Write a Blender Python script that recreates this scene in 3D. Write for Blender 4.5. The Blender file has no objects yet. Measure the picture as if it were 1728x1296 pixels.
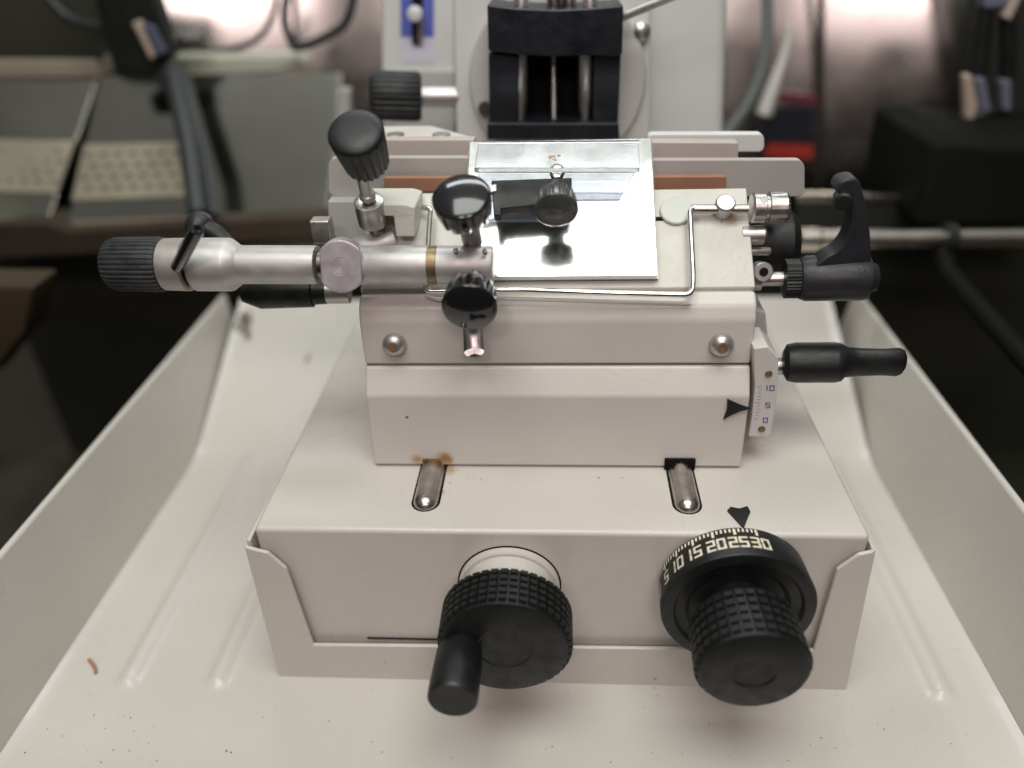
import bpy, bmesh, math, random
from mathutils import Vector, Matrix
random.seed(7)
K = 0.01                      # everything below is written in centimetres
sc = bpy.context.scene
C = sc.collection
V = Vector

# ------------------------------------------------------------------ camera
F, PX, PY = 1298.0, 864.0, 648.0
D_ = V((81, 808, F)).normalized()
U_ = V((81, -(F*F+81*81)/808.0, F)).normalized()
X_ = U_.cross(D_)
if X_.x < 0: X_ = -X_
RM = Matrix((X_, D_, -U_))            # camera axes (right, up, forward) -> world
CAM = V((0.16117, -16.91292, 22.06618))
cr, cu, cf = RM.col[0].copy(), RM.col[1].copy(), RM.col[2].copy()
cd = bpy.data.cameras.new('camera'); cam = bpy.data.objects.new('camera', cd); C.objects.link(cam)
m = Matrix((cr, cu, -cf)).transposed().to_4x4(); m.translation = CAM*K
cam.matrix_world = m
cd.sensor_width = 36; cd.lens = F/1728*36
cd.clip_start = 0.01; cd.clip_end = 20
cd.dof.use_dof = True; cd.dof.focus_distance = 0.232; cd.dof.aperture_fstop = 4.0
sc.camera = cam

# ------------------------------------------------------------------ light
w = bpy.data.worlds.new('World'); sc.world = w; w.use_nodes = True
nt = w.node_tree; bg = nt.nodes['Background']
tc = nt.nodes.new('ShaderNodeTexCoord'); sx = nt.nodes.new('ShaderNodeSeparateXYZ'); rp = nt.nodes.new('ShaderNodeValToRGB')
nt.links.new(tc.outputs['Generated'], sx.inputs[0])
mr = nt.nodes.new('ShaderNodeMapRange'); mr.inputs[1].default_value = -1; nt.links.new(sx.outputs['Z'], mr.inputs[0])
nt.links.new(mr.outputs[0], rp.inputs[0]); nt.links.new(rp.outputs[0], bg.inputs[0])
e = rp.color_ramp.elements
e[0].position = 0.35; e[0].color = (.03, .027, .024, 1)
e[1].position = 1.0; e[1].color = (.50, .52, .49, 1)
for p_, c_ in ((.56, (.035, .028, .024, 1)), (.64, (.06, .05, .043, 1)), (.72, (.15, .14, .135, 1)), (.90, (.17, .17, .165, 1))):
    x = e.new(p_); x.color = c_
bg.inputs[1].default_value = 1.0

LAMP_L = (-15, -75, 74); LAMP_R = (15, -75, 70)
def area(name, loc, to, sx_, sy_, power, col):
    l = bpy.data.lights.new(name, 'AREA'); l.shape = 'RECTANGLE'; l.size = sx_*K; l.size_y = sy_*K
    l.energy = power; l.color = col
    o = bpy.data.objects.new(name, l); C.objects.link(o)
    o.location = V(loc)*K
    o.rotation_euler = (V(to)-V(loc)).to_track_quat('-Z', 'Y').to_euler()
    return o
area('ceiling_lamp', (1, -15, 66), (1, 2, 10), 50, 31, 2.95, (.96, 1.0, .93))
area('room_lamp', LAMP_L, (0, 5, 8), 16, 11, 1.35, (1.0, .80, .82))
area('room_lamp', LAMP_R, (0, 5, 8), 16, 11, 1.35, (1.0, .80, .82))
area('chamber_lamp', (0, 24, 44), (0, 14, 8), 40, 6, .6, (.93, .97, 1.0))
sc.view_settings.view_transform = 'Standard'; sc.view_settings.look = 'None'
sc.view_settings.exposure = 0; sc.view_settings.gamma = 1
sc.render.engine = 'CYCLES'

# ------------------------------------------------------------------ photo pixel -> point on a real plane
def A(u, v, x=None, y=None, z=None, pl=None):
    r = cr*(u-PX) + cu*(PY-v) + cf*F
    if pl: k = (pl[0]-CAM).dot(pl[1]) / r.dot(pl[1])
    elif x is not None: k = (x-CAM.x)/r.x
    elif y is not None: k = (y-CAM.y)/r.y
    else: k = (z-CAM.z)/r.z
    return CAM + r*k
def PR(px, P): return px*((P-CAM).dot(cf))/F        # pixels -> cm at the depth of P

# ------------------------------------------------------------------ materials
MATS = {}
def mat(name, col, rough=.5, metal=0, bump=0, bscale=400, vary=0, vscale=20, specks=0, stains=(), coat=0,
        aniso=0, trans=0, ior=1.45, emit=0, spec=.5, alpha=1, speckcol=(.10, .07, .045)):
    if name in MATS: return MATS[name]
    m = bpy.data.materials.new(name); m.use_nodes = True; MATS[name] = m
    n = m.node_tree.nodes; L = m.node_tree.links; b = n['Principled BSDF']
    b.inputs['Base Color'].default_value = (*col, 1); b.inputs['Roughness'].default_value = rough
    b.inputs['Metallic'].default_value = metal; b.inputs['IOR'].default_value = ior
    b.inputs['Coat Weight'].default_value = coat; b.inputs['Transmission Weight'].default_value = trans
    b.inputs['Specular IOR Level'].default_value = spec; b.inputs['Anisotropic'].default_value = aniso
    tcn = n.new('ShaderNodeTexCoord'); co = tcn.outputs['Object']
    def noise(s, det=3):
        q = n.new('ShaderNodeTexNoise'); q.inputs['Scale'].default_value = s; q.inputs['Detail'].default_value = det
        L.new(co, q.inputs['Vector']); return q.outputs['Fac']
    def ramp(src, lo, hi):
        q = n.new('ShaderNodeMapRange'); q.inputs[1].default_value = lo; q.inputs[2].default_value = hi
        L.new(src, q.inputs[0]); return q.outputs[0]
    def mix(fac, a, c2):
        q = n.new('ShaderNodeMix'); q.data_type = 'RGBA'
        L.new(fac, q.inputs[0])
        if isinstance(a, tuple): q.inputs[6].default_value = (*a, 1)
        else: L.new(a, q.inputs[6])
        q.inputs[7].default_value = (*c2, 1); return q.outputs[2]
    def math_(op, a, c2):
        q = n.new('ShaderNodeMath'); q.operation = op; q.use_clamp = True
        for i, s in enumerate((a, c2)):
            if isinstance(s, (int, float)): q.inputs[i].default_value = s
            else: L.new(s, q.inputs[i])
        return q.outputs[0]
    cur = col
    if vary:
        cur = mix(ramp(noise(vscale, 5), .3, .72), tuple(min(1, c*(1+vary)) for c in col), tuple(c*(1-vary) for c in col))
        r = ramp(noise(vscale*3, 4), .3, .7); q = n.new('ShaderNodeMapRange'); L.new(r, q.inputs[0])
        q.inputs[3].default_value = max(.02, rough*.8); q.inputs[4].default_value = min(1, rough*1.25)
        L.new(q.outputs[0], b.inputs['Roughness'])
    if specks:
        vo = n.new('ShaderNodeTexVoronoi'); vo.inputs['Scale'].default_value = 170; L.new(co, vo.inputs['Vector'])
        a = ramp(vo.outputs['Distance'], .11, .05)
        s2 = ramp(noise(45, 2), .74-specks*.12, .78-specks*.10)
        cur = mix(math_('MULTIPLY', a, s2), cur, speckcol)
    for (P, rad, sc_, amt) in stains:
        vd = n.new('ShaderNodeVectorMath'); vd.operation = 'DISTANCE'; L.new(co, vd.inputs[0]); vd.inputs[1].default_value = tuple(V(P)*K)
        nz = noise(260, 4)
        q = n.new('ShaderNodeMath'); q.operation = 'MULTIPLY_ADD'; L.new(nz, q.inputs[0]); q.inputs[1].default_value = rad*K*1.3; L.new(vd.outputs['Value'], q.inputs[2])
        cur = mix(math_('MULTIPLY', ramp(q.outputs[0], rad*K*1.55, rad*K*.95), amt), cur, sc_)
    if not isinstance(cur, tuple): L.new(cur, b.inputs['Base Color'])
    if bump:
        bp = n.new('ShaderNodeBump'); bp.inputs['Strength'].default_value = bump; bp.inputs['Distance'].default_value = .0006 if metal < .5 else .00008
        L.new(noise(bscale, 2), bp.inputs['Height']); L.new(bp.outputs[0], b.inputs['Normal'])
    if emit: b.inputs['Emission Color'].default_value = (*col, 1); b.inputs['Emission Strength'].default_value = emit
    if alpha < 1: b.inputs['Alpha'].default_value = alpha
    return m

RUST = (.28, .14, .05)
CR = (.575, .535, .495)
cream = mat('cream_paint', CR, .38, bump=.08, bscale=650, vary=.04, vscale=35, specks=.45, coat=.1)
cream_tex = mat('cream_textured_paint', (.57, .555, .50), .45, bump=.5, bscale=420, vary=.05, vscale=60, specks=.7,
                stains=((A(1235, 372, y=6.2), .35, RUST, .7), (A(1175, 372, y=6.2), .18, RUST, .5)))
cream_base = mat('cream_housing_paint', CR, .3, bump=.08, bscale=500, vary=.03, vscale=30, specks=.6, coat=.15,
                 stains=((A(752, 790, z=6.44), .5, (.36, .20, .06), .95), (A(745, 830, z=6.44), .22, (.3, .2, .06), .6)))
cream_low = mat('cream_lower_body_paint', CR, .36, bump=.08, bscale=650, vary=.03, vscale=35, specks=.8, coat=.1,
                stains=((A(705, 776, y=3.04), .28, (.40, .20, .05), .85), (A(750, 774, y=3.04), .38, (.33, .16, .04), .95)))
tray_m = mat('tray_enamel', (.57, .54, .495), .3, bump=.12, bscale=300, vary=.04, vscale=14, specks=.62, coat=.2,
             stains=((A(408, 552, y=17.3), 1.0, (.09, .05, .02), .95), (A(425, 535, y=17.9), .8, (.14, .07, .03), .8), (A(402, 612, y=15.5), .4, (.33, .25, .16), .6), (A(1422, 777, y=10.9), .16, (.2, .17, .12), .8)))
white_p = mat('white_paint', (.60, .60, .58), .35, vary=.03, vscale=15, coat=.1)
white_grey = mat('grey_white_paint', (.40, .395, .38), .35, vary=.04, vscale=15)
blk = mat('black_plastic', (.008, .009, .009), .42, bump=.12, bscale=1500, vary=.25, vscale=60)
blk_m = mat('black_matte', (.007, .008, .0075), .46, bump=.1, bscale=1500, vary=.3, vscale=80)
blk_gloss = mat('black_gloss', (.008, .008, .009), .16, vary=.2, vscale=120, coat=.6)
grey_pl = mat('dark_grey_plastic', (.018, .018, .023), .42, bump=.1, bscale=1500, vary=.2, vscale=60)
alu = mat('satin_aluminium', (.52, .50, .49), .46, metal=.65, bump=.25, bscale=900, vary=.06, vscale=60, specks=.2)
alu2 = mat('turned_aluminium', (.50, .47, .46), .36, metal=.85, bump=.1, bscale=600, vary=.04, vscale=40)
steel = mat('worn_steel', (.46, .44, .42), .34, metal=1, bump=.5, bscale=500, vary=.2, vscale=160, specks=.6)
dark_steel = mat('dark_steel', (.25, .24, .23), .3, metal=1, bump=.4, bscale=400, vary=.2, vscale=120)
stage_m = mat('polished_stage_steel', (.82, .83, .81), .15, metal=1, vary=.03, vscale=50)
wire_m = mat('bright_wire', (.75, .74, .71), .18, metal=1)
brass = mat('aged_brass', (.24, .19, .11), .45, metal=.9, vary=.2, vscale=200)
rustm = mat('rusty_socket', (.16, .09, .04), .7, vary=.4, vscale=400)
copper = mat('copper_paint', (.30, .15, .09), .5, vary=.12, vscale=60)
pink = mat('pale_beige_metal', (.44, .38, .35), .4, vary=.05, vscale=30)
greyrail = mat('grey_rail_metal', (.40, .37, .35), .4, vary=.05, vscale=30)
glass = mat('clear_glass', (.95, .96, 1.0), .08, trans=.92, ior=1.4)
dial_w = mat('cream_print', (.72, .66, .52), .55, vary=.08, vscale=300)
blue_print = mat('blue_print', (.09, .10, .42), .5)
scale_w = mat('white_scale_plastic', (.60, .56, .54), .4, vary=.03, vscale=50)
blue_lab = mat('blue_label', (.10, .12, .42), .4)
lilac = mat('lilac_label', (.62, .60, .72), .4)
dark_in = mat('dark_gap', (.006, .006, .005), .7, spec=.12)

# ------------------------------------------------------------------ mesh helpers
class MB:
    def __init__(s): s.v = []; s.f = []; s.mi = []
    def add(s, vs, fs, m=0):
        o = len(s.v); s.v += [V(p) for p in vs]; s.f += [tuple(i+o for i in f) for f in fs]; s.mi += [m]*len(fs); return s
    def box(s, lo, hi, rot=None, c=None, m=0):
        x0, y0, z0 = lo; x1, y1, z1 = hi
        vs = [V(p) for p in ((x0,y0,z0),(x1,y0,z0),(x1,y1,z0),(x0,y1,z0),(x0,y0,z1),(x1,y0,z1),(x1,y1,z1),(x0,y1,z1))]
        if rot: vs = [rot @ p + (c or V()) for p in vs]
        return s.add(vs, [(0,3,2,1),(4,5,6,7),(0,1,5,4),(1,2,6,5),(2,3,7,6),(3,0,4,7)], m)
    def lathe(s, P, ax, prof, n=48, mod=None, m=0, ref=None):
        # prof: list of (t along axis, radius). closes ends
        P = V(P); ax = V(ax).normalized()
        r0 = V(ref) if ref else (V((0, 0, 1)) if abs(ax.z) < .9 else V((1, 0, 0)))
        a = (r0-ax*r0.dot(ax)).normalized(); b = ax.cross(a)
        vs = []; fs = []
        for j, (t, r) in enumerate(prof):
            for i in range(n):
                th = 2*math.pi*i/n
                rr = r*(mod(th, t, j) if mod else 1)
                vs.append(P+ax*t+(a*math.cos(th)+b*math.sin(th))*rr)
        for j in range(len(prof)-1):
            for i in range(n):
                k = (i+1) % n
                fs.append((j*n+i, j*n+k, (j+1)*n+k, (j+1)*n+i))
        fs.append(tuple(range(n-1, -1, -1))); q = (len(prof)-1)*n; fs.append(tuple(q+i for i in range(n)))
        return s.add(vs, fs, m)
    def tube(s, pts, r, n=12, m=0, closed=False):
        pts = [V(p) for p in pts]
        vs = []; fs = []; prev = None
        for i, p in enumerate(pts):
            t = (pts[min(i+1, len(pts)-1)]-pts[max(i-1, 0)]).normalized()
            if prev is None:
                a = V((0, 0, 1)) if abs(t.z) < .9 else V((1, 0, 0)); a = (a-t*a.dot(t)).normalized()
            else: a = (prev-t*prev.dot(t)).normalized()
            prev = a; b = t.cross(a)
            rr = r[i] if isinstance(r, (list, tuple)) else r
            vs += [p+(a*math.cos(2*math.pi*k/n)+b*math.sin(2*math.pi*k/n))*rr for k in range(n)]
        for i in range(len(pts)-1):
            for k in range(n):
                k2 = (k+1) % n; fs.append((i*n+k, i*n+k2, (i+1)*n+k2, (i+1)*n+k))
        fs.append(tuple(range(n-1, -1, -1))); q = (len(pts)-1)*n; fs.append(tuple(q+i for i in range(n)))
        return s.add(vs, fs, m)
    def prism(s, poly, ext, m=0):
        # poly: list of 3-D points in a plane, ext: extrusion vector
        poly = [V(p) for p in poly]; n = len(poly); e_ = V(ext)
        vs = poly+[p+e_ for p in poly]
        fs = [tuple(range(n)), tuple(range(2*n-1, n-1, -1))]+[(i, (i+1) % n, n+(i+1) % n, n+i) for i in range(n)]
        return s.add(vs, fs, m)
    def build(s, name, mats, parent=None, bevel=0, seg=3, smooth=True, sharp=32, bang=30):
        me = bpy.data.meshes.new(name); me.from_pydata([tuple(p*K) for p in s.v], [], s.f)
        for q in (mats if isinstance(mats, (list, tuple)) else [mats]): me.materials.append(q)
        for p, mi in zip(me.polygons, s.mi): p.material_index = mi
        b = bmesh.new(); b.from_mesh(me); bmesh.ops.recalc_face_normals(b, faces=b.faces); b.to_mesh(me); b.free()
        if smooth:
            for p in me.polygons: p.use_smooth = True
            if not bevel: me.set_sharp_from_angle(angle=math.radians(sharp))
        o = bpy.data.objects.new(name, me); C.objects.link(o)
        if bevel:
            md = o.modifiers.new('bevel', 'BEVEL'); md.width = bevel*K; md.segments = seg; md.limit_method = 'ANGLE'; md.angle_limit = math.radians(bang)
            md.harden_normals = True
        if parent is not None:
            o.parent = parent
            base = parent.matrix_basis.translation.copy()
            if parent.parent: base = base+parent.parent.location
            if parent.type == 'EMPTY': o.location = -parent.location
        return o
def thing(name, loc, label, cat, group=None):
    o = bpy.data.objects.new(name, None); C.objects.link(o); o.location = V(loc)*K; o.empty_display_size = .01
    return tag(o, label, cat, group)
def tag(o, label=None, cat=None, group=None, kind=None):
    if label: o['label'] = label
    if cat: o['category'] = cat
    if group: o['group'] = group
    if kind: o['kind'] = kind
    return o
def round_path(pts, r, n=6):
    # rounds the corners of a polyline
    pts = [V(p) for p in pts]; out = [pts[0]]
    for i in range(1, len(pts)-1):
        a, b, c = pts[i-1], pts[i], pts[i+1]
        d1 = (a-b).normalized(); d2 = (c-b).normalized(); rr = min(r, (a-b).length*.45, (c-b).length*.45)
        p, q = b+d1*rr, b+d2*rr
        for k in range(n+1):
            t = k/n; out.append(p*(1-t)**2+b*2*t*(1-t)+q*t*t)
    out.append(pts[-1]); return out
def catmull(pts, n=8):
    pts = [V(p) for p in pts]; P = [pts[0]*2-pts[1]]+pts+[pts[-1]*2-pts[-2]]; out = []
    for i in range(1, len(P)-2):
        for k in range(n):
            t = k/n
            out.append(.5*((2*P[i])+(P[i+1]-P[i-1])*t+(2*P[i-1]-5*P[i]+4*P[i+1]-P[i+2])*t*t+(3*P[i]-P[i-1]-3*P[i+1]+P[i+2])*t**3))
    out.append(pts[-1]); return out
def flute(nf, depth, duty=.5, sharp=6):
    def f(th, t, j):
        c = math.cos(th*nf)
        return 1-depth/(1+math.exp(sharp*(c-(duty-.5)*2)))
    return f
# block glyphs made of strokes (unit box 0..1 x 0..1.6)
SEG = {'a': ((0,1.6),(1,1.6)), 'b': ((1,1.6),(1,.8)), 'c': ((1,.8),(1,0)), 'd': ((0,0),(1,0)), 'e': ((0,.8),(0,0)), 'f': ((0,1.6),(0,.8)), 'g': ((0,.8),(1,.8))}
GL = {'0': 'abcdef', '1': 'bc', '2': 'abged', '3': 'abgcd', '5': 'afgcd'}
def glyph_strokes(ch):
    return [SEG[q] for q in GL[ch]]

# ================================================================== setting
wall_m = mat('brushed_chamber_steel', (.42, .39, .36), .24, metal=1, vary=.08, vscale=8)
wall_dk = mat('dark_chamber_steel', (.10, .10, .078), .42, metal=.7, vary=.25, vscale=6)
floor_dk = mat('dark_chamber_floor', (.03, .031, .022), .5, metal=.3, vary=.4, vscale=9)
b = MB(); nx, nz = 60, 40
for j in range(nz+1):
    for i in range(nx+1):
        xx = -46+92*i/nx; tz = j/nz; zz = -12+56*tz
        lean = 0 if zz < 6 else (zz-6)**1.5*.055
        edge = max(0, abs(xx)-14)
        b.v.append(V((xx, 36-edge**1.6*.045+lean, zz)))
for j in range(nz):
    for i in range(nx):
        q = j*(nx+1)+i; b.f.append((q, q+1, q+nx+2, q+nx+1)); b.mi.append(0)
tag(b.build('chamber_wall', wall_m, sharp=180), kind='structure')
b = MB(); b.box((-46, -30, -13), (46, 40, -12)); tag(b.build('chamber_floor', floor_dk), kind='structure')
b = MB(); b.box((-47, -30, -12), (-46, 36, 30)); b.box((46, -30, -12), (47, 36, 30)); tag(b.build('chamber_side_wall', wall_dk), kind='structure')

b = MB(); b.box((-45, 29, -12), (-9, 29.4, 7)); b.box((9, 29, -12), (45, 29.4, 5.5)); b.box((-9.02, 29.05, -12), (9.02, 29.35, 5))
tag(b.build('dark_backing', floor_dk), kind='structure')  # dark sheets added for the blackness of the lower chamber behind the tray
# ================================================================== tray
def floor_hit(u, v):
    z_ = 0.0
    for _ in range(600):
        P = A(u, v, z=5-_*.01)
        if floorz(P.x, P.y) >= 5-_*.01: return P
    return A(u, v, z=0)
XL, XR = -17.3, 14.25
tray = thing('collecting_tray', (-1.5, 0, 0), 'wide cream enamelled tray with pressed ribs and tall side walls under the whole instrument', 'tray')
b = MB(); nx, ny = 170, 200
y0, y1 = -9.0, 20.5
ribs = [(-14.6, .42, -1.0, 12), (-11.5, .42, -.9, 12), (12.5, .45, -.7, 12)]
def floorz(x_, y_):
    z_ = 0
    if y_ > 10.6: z_ += (y_-10.6)**2/(2*2.2)*.48 if y_ < 12.8 else .48*(y_-11.7)
    for (rx, rw, ra, rb) in ribs:
        d = abs(x_-rx)/rw
        if d < 1.1:
            e_ = min(1, max(0, (y_-ra)/.28))*min(1, max(0, (rb-y_)/.6))
            z_ += .24*e_*(.5+.5*math.cos(min(1, d/1.1)*math.pi))
    ex = min(x_-XL, XR-x_)
    if ex < .5: z_ += (.5-ex)**2*.5
    return z_
for j in range(ny+1):
    yy = y0+(y1-y0)*j/ny
    for i in range(nx+1):
        xx = XL+(XR-XL)*i/nx; b.v.append(V((xx, yy, floorz(xx, yy))))
for j in range(ny):
    for i in range(nx):
        q = j*(nx+1)+i; b.f.append((q, q+1, q+nx+2, q+nx+1)); b.mi.append(0)
b.build('tray_floor', tray_m, tray, sharp=180)
for sgn, xf, xt in ((-1, XL, A(195, 712, z=5).x), (1, XR, 15.1)):
    b = MB()
    t_ = .16*sgn
    prof = [(xf, .1), (xt-.05*sgn, 4.95), (xt+.02*sgn, 5.03), (xt+t_, 5.03), (xt+t_, 4.9), (xf+t_*1.4, -.12)]
    vs = [V((px_, yy, pz)) for yy in (y0, 19.6) for (px_, pz) in prof]; n = len(prof)
    b.add(vs, [tuple(range(n)), tuple(range(2*n-1, n-1, -1))]+[(i, (i+1) % n, n+(i+1) % n, n+i) for i in range(n)])
    b.build('side_wall', tray_m, tray, bevel=.04, seg=2)
# upstand around the housing
b = MB()
XO = 9.32
prof = [(-XO, -.02), (XO, -.02), (XO, 6.2), (XO-.1, 6.3), (XO-.35, 6.1), (8.55, 5.95), (8.12, 5.25), (7.95, 1.66), (-7.95, 1.66), (-8.12, 5.25), (-8.6, 5.85), (-9.05, 5.95), (-XO+.05, 6.1), (-XO, 6.25)]
prof = [(-9.44, -.02), (9.5, -.02), (9.14, 6.22), (9.02, 6.1), (8.70, 6.0), (8.2, 5.4), (8.12, 1.88), (-7.95, 1.62), (-8.2, 5.1), (-8.65, 5.75), (-8.95, 5.84), (-XO, 5.98)]
b.prism([V((a, -.32, c)) for a, c in prof], (0, .14, 0))
b.build('front_upstand', tray_m, tray, bevel=.05, seg=3)
for s_ in (-1, 1):
    b = MB()
    xo_ = XO-.12 if s_ < 0 else 9.13
    b.prism([V((s_*xo_, yy, zz)) for yy, zz in ((-.08, 0), (15, 0), (15, 5.6), (1.2, 6.0), (.1, 6.05), (-.08, 6.02))], (s_*.14 if s_ < 0 else .10, 0, 0))
    b.build('upstand_side', tray_m, tray, bevel=.05, seg=2)

# ================================================================== base unit
ZT = 6.44
base = thing('microtome_base', (0, 7, 0), 'cream sheet metal base housing with two black control knobs standing in the tray', 'microtome base')
b = MB()
b.prism([V((-9.06, yy, zz)) for yy, zz in ((0, .3), (15.5, .3), (15.5, ZT), (0, ZT))], (18.12, 0, 0))
b.build('housing', cream_base, base, bevel=.16, seg=4)
b = MB(); b.prism([V((-6.2, -.04, 1.655)), V((-6.2, -.02, 1.655)), V((-6.2, -.02, 1.72)), V((-6.2, -.04, 1.70))], (6, 0, 0)); b.build('lower_gap', dark_in, base)
# pins
for xq in (-4.0, 4.02):
    b = MB()
    n = 20; ol = []
    pr = .45
    ol = [V((xq+pr*math.cos(t), .86+.42+pr*math.sin(t), ZT+.003)) for t in [math.pi+math.pi*i/n for i in range(n+1)]]
    ol += [V((xq+pr, 3.9, ZT+.003)), V((xq-pr, 3.9, ZT+.003))]
    b.add(ol, [tuple(range(len(ol)))]); b.build('pin_slot', dark_in, base, smooth=False)
    b = MB()
    r = .40
    prof = [(0, .001)]+[(r-r*math.cos(t), r*math.sin(t)) for t in [math.pi/2*i/8 for i in range(1, 9)]]+[(2.9, r)]
    b.lathe((xq, .86, ZT-.06), (0, 1, 0), prof, 32)
    pin_st = mat('pin_steel', (.50, .47, .45), .25, metal=1, bump=.8, bscale=500, vary=.25, vscale=180,
                 stains=((V((-4.0, 2.9, ZT+.3)), .4, (.3, .2, .08), .8),))
    b.build('clamp_pin', pin_st, base)
# pointer on the housing top
b = MB()
pts = [A(u, v, z=ZT+.01) for u, v in ((1227, 863), (1233, 857), (1247, 860), (1261, 856), (1266, 865), (1262, 874), (1255.5, 891), (1251, 889))]
b.prism(pts, (0, 0, .05)); b.build('pointer_mark', blk, base)
# collar + handwheel
wc = V((-1.4, 0, 4.27))
b = MB(); b.lathe(wc, (0, -1, 0), [(-.1, 1.60), (.02, 1.60), (.02, 1.5)], 64); b.build('collar_gap', dark_in, base)
b = MB(); b.lathe(wc, (0, -1, 0), [(-.1, 1.555), (.20, 1.555), (.24, 1.50), (.24, 1.40), (1.6, 1.38)], 64); b.build('wheel_collar', cream, base)
WR = 1.92; W0, W1 = 1.18, 2.46
wheel = None
b = MB()
b.lathe(wc, (0, -1, 0), [(W0-.1, 1.2), (W0-.1, WR-.2), (W0, WR-.1), (W1-.12, WR-.1), (W1-.03, WR-.12), (W1, WR-.22), (W1, .80), (W1-.03, .76), (W1-.05, .3), (W1-.05, .02)], 96)
wheel = b.build('handwheel', blk_m, base)
def pads(c, R0, R1, t0, t1, ncol, nrow, fill=.80, h=.07):
    b = MB(); dt = (t1-t0)/nrow
    for i in range(ncol):
        th = 2*math.pi*i/ncol
        for j in range(nrow):
            ta = t0+dt*j+dt*.1; tb = t0+dt*(j+1)-dt*.1
            vs = []
            for t, k in ((ta, 0), (tb, 0)):
                R = R0+(R1-R0)*((t-t0)/(t1-t0))
                for rr, fl in ((R-.02, fill), (R+h, fill*.88)):
                    for sg in (-1, 1):
                        a = th+sg*math.pi/ncol*fl
                        tt = t if rr < R else t+(.03 if t == ta else -.03)
                        vs.append(V((c.x+rr*math.sin(a), c.y-tt, c.z+rr*math.cos(a))))
            b.add(vs, [(0,1,3,2),(4,6,7,5),(0,2,6,4),(1,5,7,3),(2,3,7,6),(0,4,5,1)])
    return b
def child_of(o, p):
    o.parent = p; o.location = (0, 0, 0); return o
child_of(pads(wc, WR-.1, WR-.1, W0+.0, W1-.08, 42, 5, h=.11).build('grip_pattern', blk_m, smooth=False), wheel)
b = MB(); hc = V((-2.66, -W1+.05, 4.22))
b.lathe(hc, (-.02, -1, 0), [(0, .60), (.25, .66), (1.45, .69), (1.66, .68), (1.72, .64), (1.72, .02)], 48)
child_of(b.build('crank_handle', blk, smooth=True), wheel)
# dial
dc = V((5.3, 0, 4.62))
b = MB()
b.lathe(dc, (0, -1, 0), [(.05, 2.0), (.05, 2.12), (.12, 2.16), (1.12, 2.22), (1.2, 2.18), (1.23, 2.05), (1.23, 1.86), (1.10, 1.78), (1.10, 1.5), (.95, 1.35), (.95, .1)], 120)
dial = b.build('dial_ring', blk, base)
def RD(t): return 2.16+.06*(t-.12)
def dial_pt(th, t, up=.012):
    R = RD(t)+up; return V((dc.x+R*math.sin(th), -t, dc.z+R*math.cos(th)))
b = MB()
def quad_on_dial(th0, th1, t0, t1, h0=0, h1=0, n=3):
    vs = []
    for i in range(n+1):
        th = th0+(th1-th0)*i/n
        vs += [dial_pt(th, t0), dial_pt(th, t1)]
    b.add(vs, [(2*i, 2*i+1, 2*i+3, 2*i+2) for i in range(n)])
step = math.radians(16.2); th30 = math.radians(11.0)
for k in range(-9, 31):
    th = th30-step*(30-k)/5.0
    major = (k % 5 == 0)
    if k < 0 : continue
    wdt = .017 if major else .013
    quad_on_dial(th-wdt, th+wdt, .14, .40 if major else .29, n=1)
child_of(b.build('tick_marks', dial_w, smooth=False), dial)
b = MB()
def dial_text(s, thc):
    H, Wd, gap, st = .38, .185, .11, .034
    tot = sum((Wd if ch != '1' else .03) for ch in s)+gap*(len(s)-1); xq = -tot/2
    for ch in s:
        wd = Wd if ch != '1' else .0
        for (p, q) in glyph_strokes(ch):
            if ch == '1': p, q = (0, p[1]), (0, q[1])
            xa, xb = sorted((xq+p[0]*wd, xq+q[0]*wd)); za, zb = sorted((p[1]/1.6*H, q[1]/1.6*H))
            xa -= st; xb += st; za -= st; zb += st
            quad_on_dial(thc+xa/2.2, thc+xb/2.2, .90-za, .90-zb, n=2)
        xq += wd+gap+(.03 if ch == '1' else 0)
for s, k in (('30', 30), ('25', 25), ('20', 20), ('15', 15), ('10', 10), ('5', 5), ('0', 0)):
    dial_text(s, th30-step*(30-k)/5.0+math.radians(1.0))
child_of(b.build('numerals', dial_w, smooth=False), dial)
b = MB(); KR = 1.49
b.lathe(dc, (0, -1, 0), [(.9, .9), (1.5, .9), (1.6, KR-.1), (1.75, KR-.06), (3.2, KR-.02), (3.3, KR-.04), (3.34, KR-.12), (3.34, .62), (3.30, .56), (3.30, .02)], 96)
knob = b.build('dial_knob', blk_m, base)
child_of(pads(dc, KR-.08, KR-.03, 1.72, 3.22, 32, 5, h=.1).build('grip_pattern', blk_m, smooth=False), knob)

# ================================================================== blade holder
bh = thing('blade_holder', (0, 6, ZT), 'cream metal blade holder block with sloping top and steel stage on the base housing', 'blade holder')
HX = 5.97
b = MB()
prof = [(3.04, 6.52), (3.22, 9.10), (3.68, 9.90), (9.5, 9.90), (9.5, 6.52)]
b.prism([V((-HX, y_, z_)) for y_, z_ in prof], (2*HX, 0, 0))
b.build('lower_body', cream_low, bh, bevel=.07, seg=3, bang=15)
b = MB(); b.box((-HX+.02, 3.85, 9.895), (HX-.02, 9.3, 9.99)); b.build('seam_gap', dark_in, bh)
b = MB()
prof = [(3.70, 9.965), (3.76, 11.45), (3.92, 11.85), (4.22, 12.13), (4.6, 12.05), (9.4, 12.05), (9.4, 9.965)]
b.prism([V((-HX, y_, z_)) for y_, z_ in prof], (2*HX, 0, 0))
b.build('upper_body', cream, bh, bevel=.10, seg=4, bang=12)
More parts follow.
